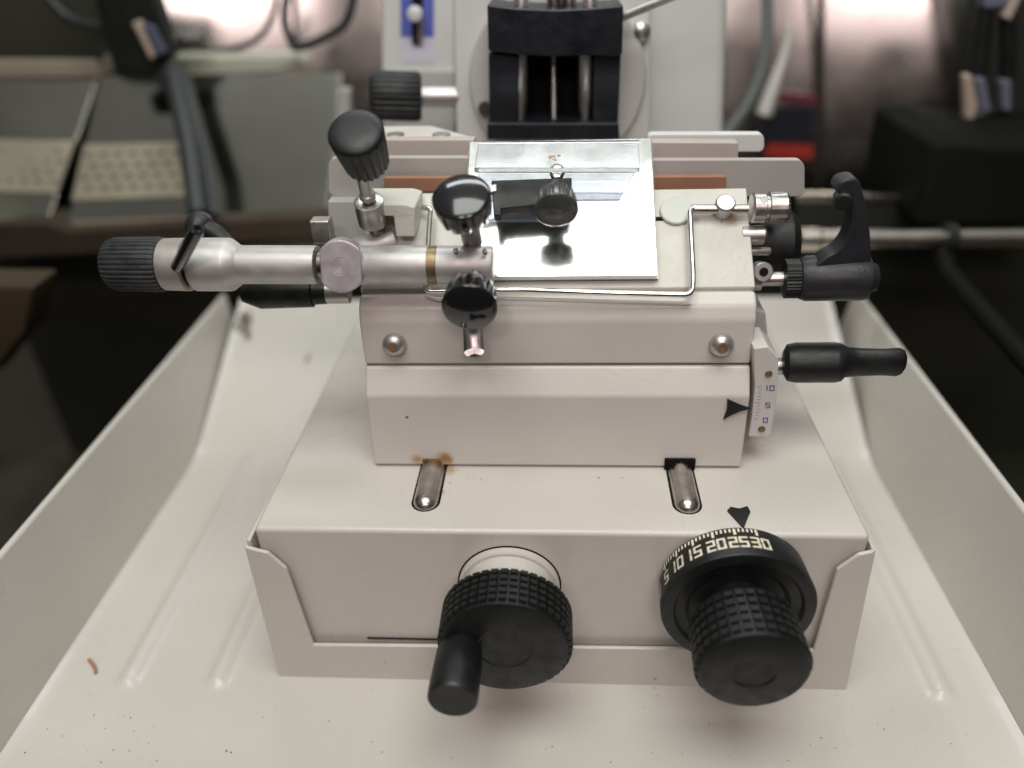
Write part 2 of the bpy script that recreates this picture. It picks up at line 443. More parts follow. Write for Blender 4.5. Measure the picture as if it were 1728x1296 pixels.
# sloping top plate
S0 = V((0, 4.40, 12.22)); SD = V((0, 2.6, 2.14)).normalized(); SN = V((0, -SD.z, SD.y))   # SN points up and to the front
def slab(x0, x1, d0, d1, h0, h1, nm, m_, par, bev=.04):
    b = MB(); vs = []
    for x_, d, h in ((x0,d0,h0),(x1,d0,h0),(x1,d1,h0),(x0,d1,h0),(x0,d0,h1),(x1,d0,h1),(x1,d1,h1),(x0,d1,h1)):
        vs.append(V((x_, 0, 0))+V((0, S0.y, S0.z))+SD*d+SN*h)
    b.add(vs, [(0,3,2,1),(4,5,6,7),(0,1,5,4),(1,2,6,5),(2,3,7,6),(3,0,4,7)])
    return b.build(nm, m_, par, bevel=bev, seg=3)
b = MB()
p0 = V((-HX, S0.y, S0.z)); p1 = p0+SD*3.42
b.prism([p0, p1, V((-HX, p1.y+.05, 12.0)), V((-HX, 4.6, 12.0)), p0-V((0, -.12, .22))], (2*HX, 0, 0))
b.build('top_plate', cream_tex, bh, bevel=.05, seg=3)
# small groove line to disc
slab(3.0, 4.0, 2.28, 2.42, -.05, .012, 'plate_groove', dark_in, bh, 0)
stage = slab(-2.75, 3.06, .22, 5.05, .12, .36, 'stage_plate', stage_m, bh, .03)
child_of(slab(-2.8, 3.10, .24, 4.95, .02, .118, 'stage_edge', dark_steel, None, 0), stage)
SPL = (S0.copy(), SN.copy())
def onS(u, v, h=0): return A(u, v, pl=(S0+SN*h, SN))

def screw_head(P, ax, R, par, nm='cap_screw', socket=rustm):
    b = MB()
    b.lathe(P, ax, [(0, R), (.08, R), (.2, R*.82), (.27, R*.55), (.28, R*.44)], 40)
    s_ = b.build(nm, alu2, par)
    b = MB(); b.lathe(V(P)+V(ax).normalized()*.283, ax, [(0, R*.40), (.006, R*.40)], 6)
    child_of(b.build('hex_socket', socket, smooth=False), s_)
    return s_
for u, v in ((666, 580), (1217, 581)):
    P = A(u, v, y=3.70); P.y = 3.68
    screw_head(P, (0, -1, .04), .37, bh)
# pointer on lower body
b = MB()
b.prism([A(u, v, y=3.10) for u, v in ((1228, 674), (1236, 678), (1250, 684), (1267, 690), (1250, 694), (1236, 700), (1221, 708), (1227, 692))], (0, .06, 0))
b.build('pointer_mark', blk, bh)
b = MB(); b.box((3.52, 2.95, 6.45), (4.5, 3.4, 6.86)); b.build('pin_notch', dark_in, bh, bevel=.02)
b = MB(); b.box((-4.35, 2.98, 6.45), (-3.75, 3.3, 6.78)); b.build('pin_notch', mat('rusty_notch', (.16, .09, .03), .8, vary=.5, vscale=200), bh, bevel=.02)
# angle scale: curved strip on the right side
sco = [(1272, 588), (1296, 585), (1314, 603), (1314, 625), (1309, 690), (1300, 738), (1263, 737), (1269, 700), (1274, 650)]
b = MB(); YS = 3.35
b.prism([A(u, v, y=YS) for u, v in sco], (0, 1.3, 0))
ang = b.build('angle_scale', scale_w, bh, bevel=.04)
for (u, v) in ((1297, 631), (1285, 724)):
    b = MB(); P = A(u, v, y=YS)
    b.lathe(P, (0, -1, 0), [(-.05, .11), (.03, .11), (.05, .07)], 20); b.lathe(P, (0, -1, 0), [(.04, .05), (.056, .04)], 8)
    child_of(b.build('rivet', brass), ang)
b = MB()
def flat_text(b, s, P, ex, ez, H, Wd, st, gap):
    xq = 0
    for ch in s:
        wd = Wd if ch != '1' else 0
        for (p, q) in glyph_strokes(ch):
            if ch == '1': p, q = (0, p[1]), (0, q[1])
            xa, xb = sorted((xq+p[0]*wd, xq+q[0]*wd)); za, zb = sorted((p[1]/1.6*H, q[1]/1.6*H))
            xa -= st; xb += st; za -= st; zb += st
            b.add([P+ex*xa+ez*za, P+ex*xb+ez*za, P+ex*xb+ez*zb, P+ex*xa+ez*zb], [(0,1,2,3)])
        xq += wd+gap
YP = YS-.008
for s, (u, v) in (('10', (1294, 659)), ('5', (1292, 688)), ('0', (1288, 713))):
    flat_text(b, s, A(u, v, y=YP), V((1, 0, 0)), V((-.08, 0, 1)), .17, .12, .016, .09)
for i in range(11):
    t = i/10; u = 1286-t*6; v = 653+t*54
    P = A(u, v, y=YP); L_ = .16 if i % 5 == 0 else .09
    b.add([P, P+V((-L_, 0, 0)), P+V((-L_, 0, .014)), P+V((0, 0, .014))], [(0,1,2,3)])
child_of(b.build('scale_print', blue_print, smooth=False), ang)
# bracket behind the scale
b = MB()
b.prism([A(u, v, y=5.2) for u, v in ((1270, 520), (1292, 528), (1297, 585), (1310, 600), (1308, 640), (1268, 700))], (0, 2, 0))
b.build('side_bracket', white_grey, bh, bevel=.05)
# lower clamp lever
b = MB()
c0 = A(1322, 612, y=4.6); c1 = A(1530, 611, y=4.2)
ax = (c1-c0).normalized(); Lc = (c1-c0).length
s = PR(1, c0)
def lerp(a, b_, t): return a*(1-t)+b_*t
prof = [(0, 20), (.03, 31), (.10, 34), (.42, 34), (.47, 32), (.52, 28), (.62, 26), (.80, 24.5), (.93, 26), (.97, 22), (.995, 12), (1, 2)]
b.lathe(c0, ax, [(t*Lc, r*s) for t, r in prof], 48)
lo = b.build('lower_lever', blk, bh)
for v in lo.data.vertices:                       # flatten the grip part
    p = v.co/K; t = (p-c0).dot(ax)/Lc
    if t > .5: v.co = (p-V((0, (p.y-lerp(c0, c1, t).y)*.45, 0)))*K
b = MB(); b.lathe(A(1290, 618, y=5.0), ax, [(0, .28), (.8, .28)], 24); b.build('lever_shaft', steel, bh)
# upper clamp lever (knurled ring, hub, swept handle)
c0 = A(1268, 471, y=5.4); c1 = A(1482, 468, y=5.1); ax = (c1-c0).normalized(); Lc = (c1-c0).length; s = PR(1, c0)
b = MB(); b.lathe(c0, ax, [(0, .36), (.28, .36), (.3, .22), (1.3, .22)], 28)
b.build('lever_shaft', alu2, bh)
b = MB(); P = A(1288, 459, y=4.95); b.lathe(P, (0, -1, .35), [(-.5, .30), (0, .30), (.05, .26), (.051, .14), (-.05, .12)], 28)
b.build('lug_nut', alu2, bh)
b = MB(); b.lathe(P+V((0, -.06, .02)), (0, -1, .35), [(0, .12), (.02, .12)], 18); b.build('lug_hole', dark_in, bh)
b = MB()
def ht(u): return (u-1268)/214*Lc
b.lathe(c0, ax, [(ht(1322), .3), (ht(1324), 33*s), (ht(1348), 33*s)], 120, mod=flute(36, .05, .5, 4))
lev = b.build('clamp_lever', blk_m, bh)
b = MB()
b.lathe(c0, ax, [(ht(1346), 28*s), (ht(1350), 34*s), (ht(1360), 38*s), (ht(1455), 38*s), (ht(1464), 36*s), (ht(1468), 26*s), (ht(1478), 22*s), (ht(1484), 10*s)], 64)
child_of(b.build('lever_hub', grey_pl), lev)
b = MB()
out = [(1372, 452), (1395, 434), (1412, 424), (1428, 404), (1437, 375), (1438, 350), (1433, 336), (1420, 330), (1413, 322), (1418, 309), (1432, 302), (1447, 303), (1455, 318), (1465, 360), (1470, 405), (1471, 440), (1470, 480), (1440, 470)]
pp = catmull([A(u, v, y=4.85) for u, v in out], 4)
b.prism(pp, (0, .7, 0))
child_of(b.build('lever_handle', grey_pl, bevel=.13, seg=4, bang=40), lev)
b = MB(); P = A(1421, 336, y=4.95); b.lathe(P+V((0, -.12, 0)), (-.3, -1, 0), [(-.4, .28), (.15, .26), (.2, .2)], 24); child_of(b.build('handle_end', blk_m), lev)
# pivot disc, rod, small disc, knurled nut, wire guard
P = onS(1140, 357, .0); b = MB()
b.lathe(P, SN, [(-.1, PR(27, P)), (.10, PR(27, P)), (.13, PR(25, P)), (.13, .02)], 48); b.build('cover_disc', mat('pale_disc', (.52, .53, .49), .35, vary=.06, vscale=80), bh)
PA = onS(1168, 353, .34); PB = onS(1262, 353, .34)
b = MB(); b.tube([PA, PB], .145, 20); b.build('pivot_rod', steel, bh)
P = onS(1222, 349, .30); b = MB(); b.lathe(P, SN, [(-.3, .3), (.22, .3), (.26, .26), (.26, .02)], 36); b.build('rod_clamp', alu2, bh)
b = MB(); P = onS(1267, 351, .34)
b.lathe(P, (1, 0, 0), [(0, .40), (.05, .46), (.38, .46), (.42, .38), (.5, .38), (.52, .49), (1.0, .49), (1.08, .42), (1.08, .02)], 72, mod=lambda th, t, j: 1-(.10*(.5+.5*math.cos(22*th+t*6)) if j in (5, 6, 7) else 0))
nut = b.build('knurled_nut', steel, bh)
b = MB(); b.lathe(P+V((.28, 0, 0))+SN*.42, SN+V((0, -.4, 0)), [(0, .13), (.06, .12)], 6); child_of(b.build('set_screw', dark_steel), nut)
for (u, v, r, l_) in ((1275, 397, .3, .45), (1278, 424, .13, .55)):
    b = MB(); P = A(u-8, v, y=6.0); b.lathe(P, (1, 0, 0), [(-.3, r), (l_-.08, r), (l_, r*.7), (l_, .02)], 24); b.build('side_stud', alu2, bh)
b = MB(); b.lathe(A(1266, 412, y=7.5), (1, 0, 0), [(0, 1.2), (1.1, 1.2), (1.4, .9), (1.4, .05)], 32); b.build('eccentric_hub', blk_m, bh)
WH = .42
lp = [onS(1185, 352, .34), onS(1164, 352, WH), onS(1170, 470, WH), A(1168, 498, y=3.75), A(1010, 494, y=3.72), A(880, 489, y=3.72), A(718, 491, y=3.75), A(719, 470, y=4.0), onS(727, 352, WH), onS(712, 350, .3)]
b = MB(); b.tube(round_path(lp, .35, 8), .085, 14); b.build('wire_guard', wire_m, bh)
b = MB()
lp2 = [A(1166, 512, y=3.85), A(1000, 508, y=3.82), A(860, 504, y=3.82), A(735, 505, y=3.85), A(718, 497, y=3.9)]
b.tube(round_path(lp2, .3, 6), .06, 10); b.build('sealing_bead', cream, bh)
# rear rails
def yplate(nm, pts, y_, th, m_, par, bev=.03, rad=None):
    b = MB(); pp = [A(u, v, y=y_) for u, v in pts]
    b.prism(pp, (0, th, 0)); return b.build(nm, m_, par, bevel=bev, seg=2)
def rrect(x0, y0, x1, y1, r, corners='1111', n=5):
    pts = []
    for i, (cx, cy, a0) in enumerate(((x0+r, y0+r, 180), (x1-r, y0+r, 270), (x1-r, y1-r, 0), (x0+r, y1-r, 90))):
        if corners[i] == '1':
            for k in range(n+1):
                a = math.radians(a0+90*k/n); pts.append((cx+r*math.cos(a), cy+r*math.sin(a)))
        else: pts.append(((x0, y0), (x1, y0), (x1, y1), (x0, y1))[i])
    return pts
yplate('copper_strip', [(648, 300), (1226, 298), (1226, 324), (648, 324)], 7.25, .3, copper, bh)
yplate('rear_plate', rrect(1085, 270, 1358, 332, 14, '0110'), 7.7, .3, greyrail, bh)
yplate('rear_plate', rrect(554, 266, 815, 332, 14, '1001'), 7.7, .3, greyrail, bh)
yplate('beige_bar', [(1085, 240), (1246, 241), (1246, 271), (1085, 276)], 8.4, .5, pink, bh)
yplate('beige_bar', [(600, 236), (800, 236), (800, 272), (600, 272)], 8.4, .5, pink, bh)
yplate('slide_rail', rrect(1092, 226, 1290, 257, 10, '1111'), 9.1, .4, white_p, bh, .05)
yplate('left_block', [(553, 340), (625, 340), (640, 395), (640, 410), (556, 400)], 7.2, .8, white_grey, bh)
b = MB()
for u, v in ((600, 214), (728, 213), (793, 232), (795, 240), (600, 240)): pass
pp = [A(u, v, z=15.6) for u, v in ((595, 213), (728, 212), (794, 230), (794, 240), (595, 240))]
b.prism(pp, (0, 0, -.2)); br = b.build('rear_bracket', cream, bh, bevel=.04)
for u in (667, 745):
    b = MB(); b.lathe(A(u, 228, z=15.6), (0, 0, 1), [(0, .32), (.05, .3)], 24); child_of(b.build('bracket_screw', alu2), br)

# bracket for roll arm, on left of top
b = MB()
def sp(x_, d, h): return V((x_, S0.y, S0.z))+SD*d+SN*h
Pb = onS(705, 345, .9)
b.prism([A(u, v, y=5.2) for u, v in ((598, 345), (683, 345), (700, 350), (700, 400), (668, 400), (664, 366), (598, 362))], (0, 1.6, 0))
b.build('arm_bracket', cream_tex, bh, bevel=.06)
slabo = None

# ================================================================== anti-roll guide
YA = 3.75
P0 = A(183, 446, y=YA); P1 = A(833, 448, y=YA)
arm = thing('guide_arm', (P0+P1)*.5, 'silver tubular guide arm with black knobs reaching over the left of the blade holder', 'guide arm')
ax = (P1-P0).normalized(); Ltot = (P1-P0).length
def T(u): return (u-183)/650*Ltot
s = PR(1, (P0+P1)*.5)
def seg(nm, prof, m_, n=64, mod=None, par=None):
    b = MB(); b.lathe(P0, ax, [(T(u), r*s) for u, r in prof], n, mod); return b.build(nm, m_, par or arm)
fl = flute(34, .045, .5, 5)
seg('end_knob', [(183, 4), (184, 34), (190, 42), (200, 46), (272, 47), (281, 45), (286, 38), (287, 20)], grey_pl if 0 else mat('worn_black_grip', (.028, .03, .032), .5, bump=.15, bscale=1200, vary=.5, vscale=200, specks=.3, speckcol=(.2, .2, .19)),
    204, lambda th, t, j: fl(th, t, j) if 1 < j < 6 else 1)
seg('clamp_collar', [(282, 30), (284, 44), (322, 45), (325, 38)], mat('worn_collar', (.48, .45, .42), .4, metal=.7, bump=.4, bscale=300, vary=.1, vscale=60, stains=((A(340, 470, y=2.9), .35, (.2, .13, .08), .8),)))
seg('sleeve_gap', [(320, 38), (335, 38)], dark_in)
seg('arm_tube', [(333, 37), (333, 43), (336, 45), (392, 45), (396, 44), (410, 34), (412, 32.5), (541, 32.5)], alu)
seg('arm_tube', [(611.5, 28), (612, 28), (612, 32), (614, 33), (726, 33), (727, 31)], alu)
seg('brass_ring', [(725, 30), (726, 32.5), (741, 32.5), (742, 30)], brass)
seg('arm_tube', [(741, 31), (742, 32.5), (829, 32.5), (832, 31), (833, 28), (833, 2)], alu)
seg('dark_sleeve', [(545, 24), (612.5, 27)], dark_steel)
# round block with flat sides
b = MB(); P = A(575, 450, y=YA)+V((0, -.95, 0)); R_ = 43*s; hw = 34*s
pts = []
for k in range(64):
    a = 2*math.pi*k/64; x_ = R_*math.cos(a); z_ = R_*math.sin(a)
    x_ = max(-hw, min(hw, x_)); pts.append(V((P.x+x_, P.y, P.z+z_)))
tilt = V((0, 1, -.55))
P = A(575, 450, y=YA-.62); nn = -(P-CAM).normalized(); nn = (nn+V((0, -.35, .0))).normalized()
exx = ax.copy(); ezz = nn.cross(exx).normalized()
if ezz.z < 0: ezz = -ezz
pts = []
for k in range(64):
    a = 2*math.pi*k/64; x_ = R_*math.cos(a); z_ = R_*math.sin(a)
    x_ = max(-hw, min(hw, x_)); pts.append(P+exx*x_+ezz*z_)
b.prism(pts, -nn*1.3); fb = b.build('pivot_block', mat('turned_face', (.48, .44, .45), .42, metal=.6, bump=.3, bscale=500, vary=.05, vscale=90), arm, bevel=.045, seg=3, bang=40)
b = MB()
for rr in (.05, .11, .18, .26):
    ring = [P+nn*.004+(exx*math.cos(2*math.pi*k/32)+ezz*math.sin(2*math.pi*k/32))*rr for k in range(33)]
    b.tube(ring, .006, 5)
child_of(b.build('turning_rings', dark_steel if 0 else alu2), fb)
# grub lever on collar
b = MB(); q0 = A(298, 452, y=YA-.95); q1 = A(334, 386, y=YA-1.6)
d = (q1-q0); b.lathe(q0, d, [(0, .15), (.05, .18), (d.length-.03, .19), (d.length, .16), (d.length, .1), (d.length-.1, .08)], 24)
b.build('locking_pin', blk_gloss, arm)
# thumb knobs
def thumb(nm, base_, ax_, hh, R, stem_r, stem_from, m_side, dome, par, nfl=13, scallop=.10):
    ax_ = V(ax_).normalized(); base_ = V(base_)
    b = MB()
    b.lathe(base_, ax_, [(stem_from, stem_r), (0.02, stem_r)], 28)
    st_ = b.build(nm.replace('knob', 'stem'), dark_steel, par)
    b = MB()
    fl_ = flute(nfl, scallop, .32, 7)
    pr = [(0, R*.55), (0, R*.82), (.06, R*.90), (hh*.40, R*.97), (hh*.74, R*1.0), (hh*.78, R*1.0), (hh*.80, R*.985), (hh*.82, R*.96), (hh*.835, R*.93), (hh*.85, R*.90)]
    for k in range(1, 11):
        t = k/10; pr.append((hh*.85+hh*.15*(1-(1-t)**2), max(.01, R*.90*(1-t))))
    b.lathe(base_, ax_, pr, 13*16, lambda th, t, j: fl_(th, t, j) if 0 < j < 5 else 1)
    k_ = b.build(nm, m_side, par, sharp=40)
    return k_
Pj = A(797, 432, y=YA-.1); Ph = A(789, 398, y=YA-.55)
axu = V((-.06, -.50, .86)).normalized()
Pt = A(777, 327, y=YA-.75)       # dome centre
hh = .98; R_ = PR(51, Pt)
bk = Pt-axu*hh*.9
thumb('thumb_knob', bk, axu, hh, R_, .29, -1.15, blk_gloss, 0, arm)
# lower thumb knob, pointing forward
axl = V((.0, -.96, -.20)).normalized()
Pt = A(791, 527, y=YA-1.9); R_ = PR(48, Pt); bk = Pt-axl*hh
thumb('thumb_knob', bk, axl, hh, R_, .40, -.9, blk_gloss, 0, arm)
b = MB(); q = A(796, 455, y=YA-.55); b.lathe(A(795, 470, y=YA), (0, -.9, -.1), [(0, .52), (.4, .50), (.62, .42), (.7, .3)], 32); b.build('knob_boss', dark_steel, arm)
# square ended rod below the lower knob
q0 = A(797, 545, y=YA-.35); q1 = A(799, 596, y=YA-1.15)
b = MB(); d = (q1-q0); b.lathe(q0, d, [(-.5, .30), (d.length-.04, .30), (d.length, .27), (d.length, .02)], 40, mod=lambda th, t, j: 1)
rod = b.build('adjusting_rod', steel, arm)
for v in rod.data.vertices:
    p = v.co/K
    lim = (q0-V((0, .17, 0)))
    pr_ = (p-q0).dot(V((0, -.85, .52)))
    if pr_ > .18: v.co = (p-V((0, -.85, .52))*(pr_-.18))*K
# set screws in arm
for u, v in ((769, 423), (818, 424)):
    b = MB(); b.lathe(A(u, v, y=YA-.50), (0, -.6, .8), [(-.1, .07), (.04, .07), (.05, .04)], 14); b.build('set_screw', brass, arm)
# black yoke with the third knob holding the glass
b = MB()
yk = [(829, 304), (965, 299), (965, 322), (962, 340), (846, 352), (846, 363), (833, 363)]
GH = 1.35
b.prism([onS(u, v, GH) for u, v in yk], SN*-.35); yoke = b.build('black_yoke', blk_m, arm, bevel=.04)
b = MB(); b.prism([onS(u, v, GH+.05) for u, v in ((800, 318), (838, 310), (838, 322), (800, 330))], SN*-.2); b.build('yoke_link', alu2, arm, bevel=.02)
axm = V((0.03, -.93, -.37)).normalized()
Pt = A(939, 362, y=YA+.35); R_ = PR(37, Pt); bk = Pt-axm*.8
thumb('thumb_knob', bk, axm, .8, R_, .3, -.4, mat('grey_worn_gloss', (.05, .05, .048), .25, vary=.3, vscale=150, coat=.3), 0, arm)
b = MB(); P = onS(940, 294, GH-.05); b.lathe(P, SN+V((0, -.5, 0)), [(-.2, .22), (.06, .22), (.16, .14), (.18, .02)], 24); b.build('glass_stud', wire_m, arm)
# link from pivot block back to the bracket
b = MB(); b.lathe(A(668, 404, y=5.8), V((-1, -.25, -.22)), [(0, .42), (1.7, .42), (1.9, .3)], 32); b.build('pivot_shaft', alu, arm)
b = MB(); b.box((0, 0, 0), (.62, .5, .75), Matrix.Identity(3), A(528, 412, y=5.8)); b.build('pivot_nut', steel, arm, bevel=.05)
# glass
gp = thing('glass_plate', onS(940, 280, 1.2), 'small clear glass plate lying above the bright steel stage', 'glass plate')
b = MB()
g0 = [onS(u, v, GH+.12) for u, v in ((808, 238), (1078, 236))]
g1 = [A(800, 283, y=g0[0].y-1.55), A(1080, 283, y=g0[1].y-1.55)]
nG = (g0[1]-g0[0]).cross(g1[0]-g0[0]).normalized()
if nG.z < 0: nG = -nG
b.prism([g0[0], g0[1], g1[1], g1[0]], nG*-.16); b.build('pane', glass, gp, bevel=.015, seg=2)
b = MB()
h0 = [onS(u, v, 1.0) for u, v in ((806, 290), (1072, 290), (1046, 336), (812, 338))]
b.prism(h0, SN*-.1); b.build('lower_pane', mat('smoky_acrylic', (.55, .56, .62), .10, trans=.93, ior=1.3), gp, bevel=.01, seg=2)
b = MB()
for i in range(9):
    P = A(935+random.uniform(-9, 9), 268+random.uniform(-5, 3), pl=(g0[0]+nG*.015, nG)); r = random.uniform(.015, .035)
    b.box((-r, -r, 0), (r, r, .03), Matrix.Rotation(random.random()*3, 3, 'Z'), P)
o = b.build('tissue_crumbs', mat('amber_crumb', (.6, .36, .08), .5)); tag(o, 'tiny amber tissue crumbs on the glass plate', 'crumbs', kind='stuff')

# big tilted clamp knob on the left
ck = thing('clamping_knob', A(624, 345, y=5.5), 'tall black ribbed knob tilted back on a steel screw left of the blade holder', 'clamp knob')
q0 = A(625, 352, y=5.3); q1 = A(598, 228, y=4.3)
axk = (q1-q0).normalized()
b = MB(); b.lathe(q0, V((0, -.35, .94)), [(-.5, .46), (0, .46), (.06, .44), (.28, .44), (.30, .40), (.31, .24)], 40); b.build('steel_bush', steel, ck)
b = MB(); b.lathe(q0+axk*.2, axk, [(0, .17), (.2, .17), (.22, .24), (.36, .24), (.4, .2), (1.4, .2)], 24); b.build('screw_shank', alu2, ck)
axk2 = V((.0, -.62, .78)).normalized()
top = A(599, 222, y=4.25); RK = PR(49, top)
hk = 1.55
bk = top-axk2*hk*.93
flk = flute(20, .07, .42, 5)
prk = [(0, RK*.6), (0, RK*.80), (.08, RK*.84), (hk*.80, RK*.99), (hk*.84, RK), (hk*.87, RK*.985)]
for k in range(1, 9):
    a = math.pi/2*k/8; prk.append((hk*.87+hk*.13*math.sin(a), max(.01, RK*.985*math.cos(a)**.6)))
b = MB(); b.lathe(bk, axk2, prk, 240, lambda th, t, j: flk(th, t, j) if j < 5 else 1); b.build('ribbed_knob', blk, ck, sharp=38)
b = MB(); b.lathe(A(637, 392, y=5.6), (0, -.3, -1), [(-.2, .24), (.0, .24), (.3, .05)], 20); b.build('screw_tip', dark_steel, ck)

# left lever behind the arm
ll = thing('left_clamp_lever', A(470, 500, y=5), 'black clamp lever lying flat beneath the silver guide arm', 'clamp lever')
c0 = A(590, 492, y=5.4); c1 = A(408, 496, y=5.2); axq = (c1-c0).normalized(); s = PR(1, c0); Lq = (c1-c0).length
b = MB(); b.lathe(c0, axq, [(0, .38), (.9, .38)], 28); b.build('lever_shaft', alu2, ll)
def hq(u): return (590-u)/182*Lq
b = MB(); b.lathe(c0, axq, [(hq(553), 10*s), (hq(552), 20*s), (hq(530), 21*s), (hq(528), 25*s), (hq(440), 26*s), (hq(425), 20*s), (hq(410), 14*s), (hq(408), 4*s)], 40); b.build('lever_hub', blk_m, ll)
# ball lever seen behind arm
bl = thing('ball_lever', A(338, 378, y=7.5), 'black ball ended lever behind the silver arm end', 'lever')
P = A(337, 381, y=7.0)
b = MB(); R_ = PR(24, P); b.lathe(P-V((0, 0, R_)), (0, 0, 1), [(R_-R_*math.cos(math.pi*k/14), max(.01, R_*math.sin(math.pi*k/14))) for k in range(15)], 32); b.build('ball', grey_pl, bl)
b = MB(); b.tube([P, A(365, 395, y=6.8), A(400, 425, y=6.6)], [.35, .3, .22], 16); b.build('lever_stem', blk_m, bl)

# ================================================================== specimen head
YH = 12.6
hd = thing('specimen_head', A(935, 235, y=YH), 'white microtome head plate carrying a black vice clamp behind the blade holder', 'specimen head')
yplate('head_plate', [(762, -60), (1100, -60), (1098, 240), (770, 245)], YH+1.5, 1.0, white_p, hd, .15)
yplate('head_body', [(1075, -60), (1232, -60), (1222, 262), (1075, 262)], YH+4.0, 6.0, white_p, hd, .5)
P = A(940, 135, y=YH+1.4); b = MB(); b.lathe(P, (0, -1, 0), [(-.2, PR(148, P)), (.18, PR(148, P)), (.3, PR(145, P)), (.3, .05)], 80); b.build('orienting_disc', white_grey if 0 else mat('pale_disc_paint', (.52, .51, .49), .35, vary=.04, vscale=20), hd)
P = A(818, 182, y=YH+1.0); b = MB(); b.lathe(P, (0, -1, 0), [(-.1, .25), (.15, .25), (.16, .1)], 20); b.build('disc_screw', dark_steel, hd)
# clamp: upper jaw (bent outline), side jaws, base, back
ub = [(822, 8), (870, 14), (940, 17), (1000, 14), (1052, 9), (1050, 92), (1040, 96), (988, 94), (940, 96), (884, 94), (824, 86)]
cl = yplate('upper_jaw', ub, YH-1.0, 2.3, mat('black_anodised', (.009, .010, .014), .38, bump=.4, bscale=300, vary=.5, vscale=60, specks=.4, speckcol=(.06, .06, .07)), hd, .06)
for pts in ([(824, 90), (876, 93), (874, 212), (826, 210)], [(1002, 93), (1048, 92), (1043, 212), (1000, 212)]):
    yplate('side_jaw', pts, YH-.7, 1.8, MATS['black_anodised'], hd, .05)
yplate('clamp_back', [(860, 90), (1010, 90), (1008, 212), (862, 212)], YH+.8, .4, dark_in, hd)
yplate('lower_jaw', [(822, 208), (1044, 208), (1046, 236), (822, 236)], YH-1.0, 2.2, MATS['black_anodised'], hd, .05)
for u0, u1 in ((878, 878), (989, 987)):
    b = MB(); p0 = A(u0, 90, y=YH-.35); p1 = A(u1, 212, y=YH-.35)
    b.tube([p0, lerp(p0, p1, .3), lerp(p0, p1, .6), p1], [.28, .28, .26, .17], 18); b.build('guide_rod', steel, hd)
b = MB(); p0 = A(934, 92, y=YH-.1); p1 = A(935, 212, y=YH-.1)
b.lathe(p0, p1-p0, [(i*(p1-p0).length/44, .13+.025*(i % 2)) for i in range(45)], 16); b.build('spindle', dark_steel, hd)
for u, v, mt in ((880, 6, alu2), (935, -4, dark_steel), (995, 6, alu2), (960, 0, dark_steel)):
    b = MB(); P = A(u, v+10, y=YH); b.lathe(P, (0, 0, 1), [(-.3, .25), (.3, .25), (.42, .2), (.9, .16), (.9, .02)], 24); b.build('jaw_screw', mt, hd)
b = MB(); b.tube([A(1048, 30, y=YH-.2), A(1150, -12, y=YH-.8), A(1250, -60, y=YH-1)], .14, 14); b.build('lever_rod', alu2, hd)
P = A(1080, 52, y=YH+1.5); b = MB(); b.lathe(P, (0, -1, 0), [(-.1, .35), (.3, .35), (.45, .2), (.5, .02)], 24); b.build('cover_screw', alu2, hd)
# side knob
p0 = A(775, 163, y=YH+1.9); p1 = A(700, 163, y=YH+1.6); p2 = A(622, 161, y=YH+1.3)
b = MB(); b.lathe(p0, p1-p0, [(0, PR(17, p0)), ((p1-p0).length+.3, PR(17, p0))], 32); b.build('knob_shaft', alu2, hd)
b = MB(); L_ = (p2-p1).length; R_ = PR(40, p1); f3 = flute(26, .05, .5, 5)
b.lathe(p1-(p2-p1).normalized()*.25, p2-p1, [(0, R_*.6), (0, R_*.9), (.15, R_), (L_-.1, R_), (L_+.1, R_*.9), (L_+.2, R_*.6), (L_+.2, .02)], 156, lambda th, t, j: f3(th, t, j) if 0 < j < 5 else 1)
b.build('adjusting_knob', blk_m, hd)

# slide control panel
sp_ = thing('slide_control', A(705, 100, y=20), 'white vertical slide control with blue scale panel behind the specimen head knob', 'slide control')
yplate('panel_body', rrect(643, -60, 768, 215, 10, '0000'), 20, 2, white_p, sp_, .2)
yplate('lower_case', [(655, 118), (766, 118), (766, 240), (662, 240)], 19.6, .4, mat('lower_case_grey', (.42, .42, .40), .4), sp_, .1)
yplate('lilac_panel', rrect(677, -60, 734, 104, 6, '0011'), 19.96, .08, lilac, sp_, 0)
yplate('blue_panel', [(676, -60), (732, -60), (732, 62), (676, 62)], 19.93, .05, blue_lab, sp_, 0)
yplate('slot', rrect(695, -60, 714, 78, 8, '0011'), 19.9, .04, dark_in, sp_, 0)
yplate('slot_edge', rrect(705, 25, 714, 77, 4, '1111'), 19.86, .06, alu2, sp_, .02)
P = A(704, 20, y=19.7); b = MB(); b.lathe(P, (0, -1, 0), [(-.2, .2), (.5, .2), (.6, .32), (.8, .3), (.9, .02)], 24); b.build('slider_button', white_p, sp_)

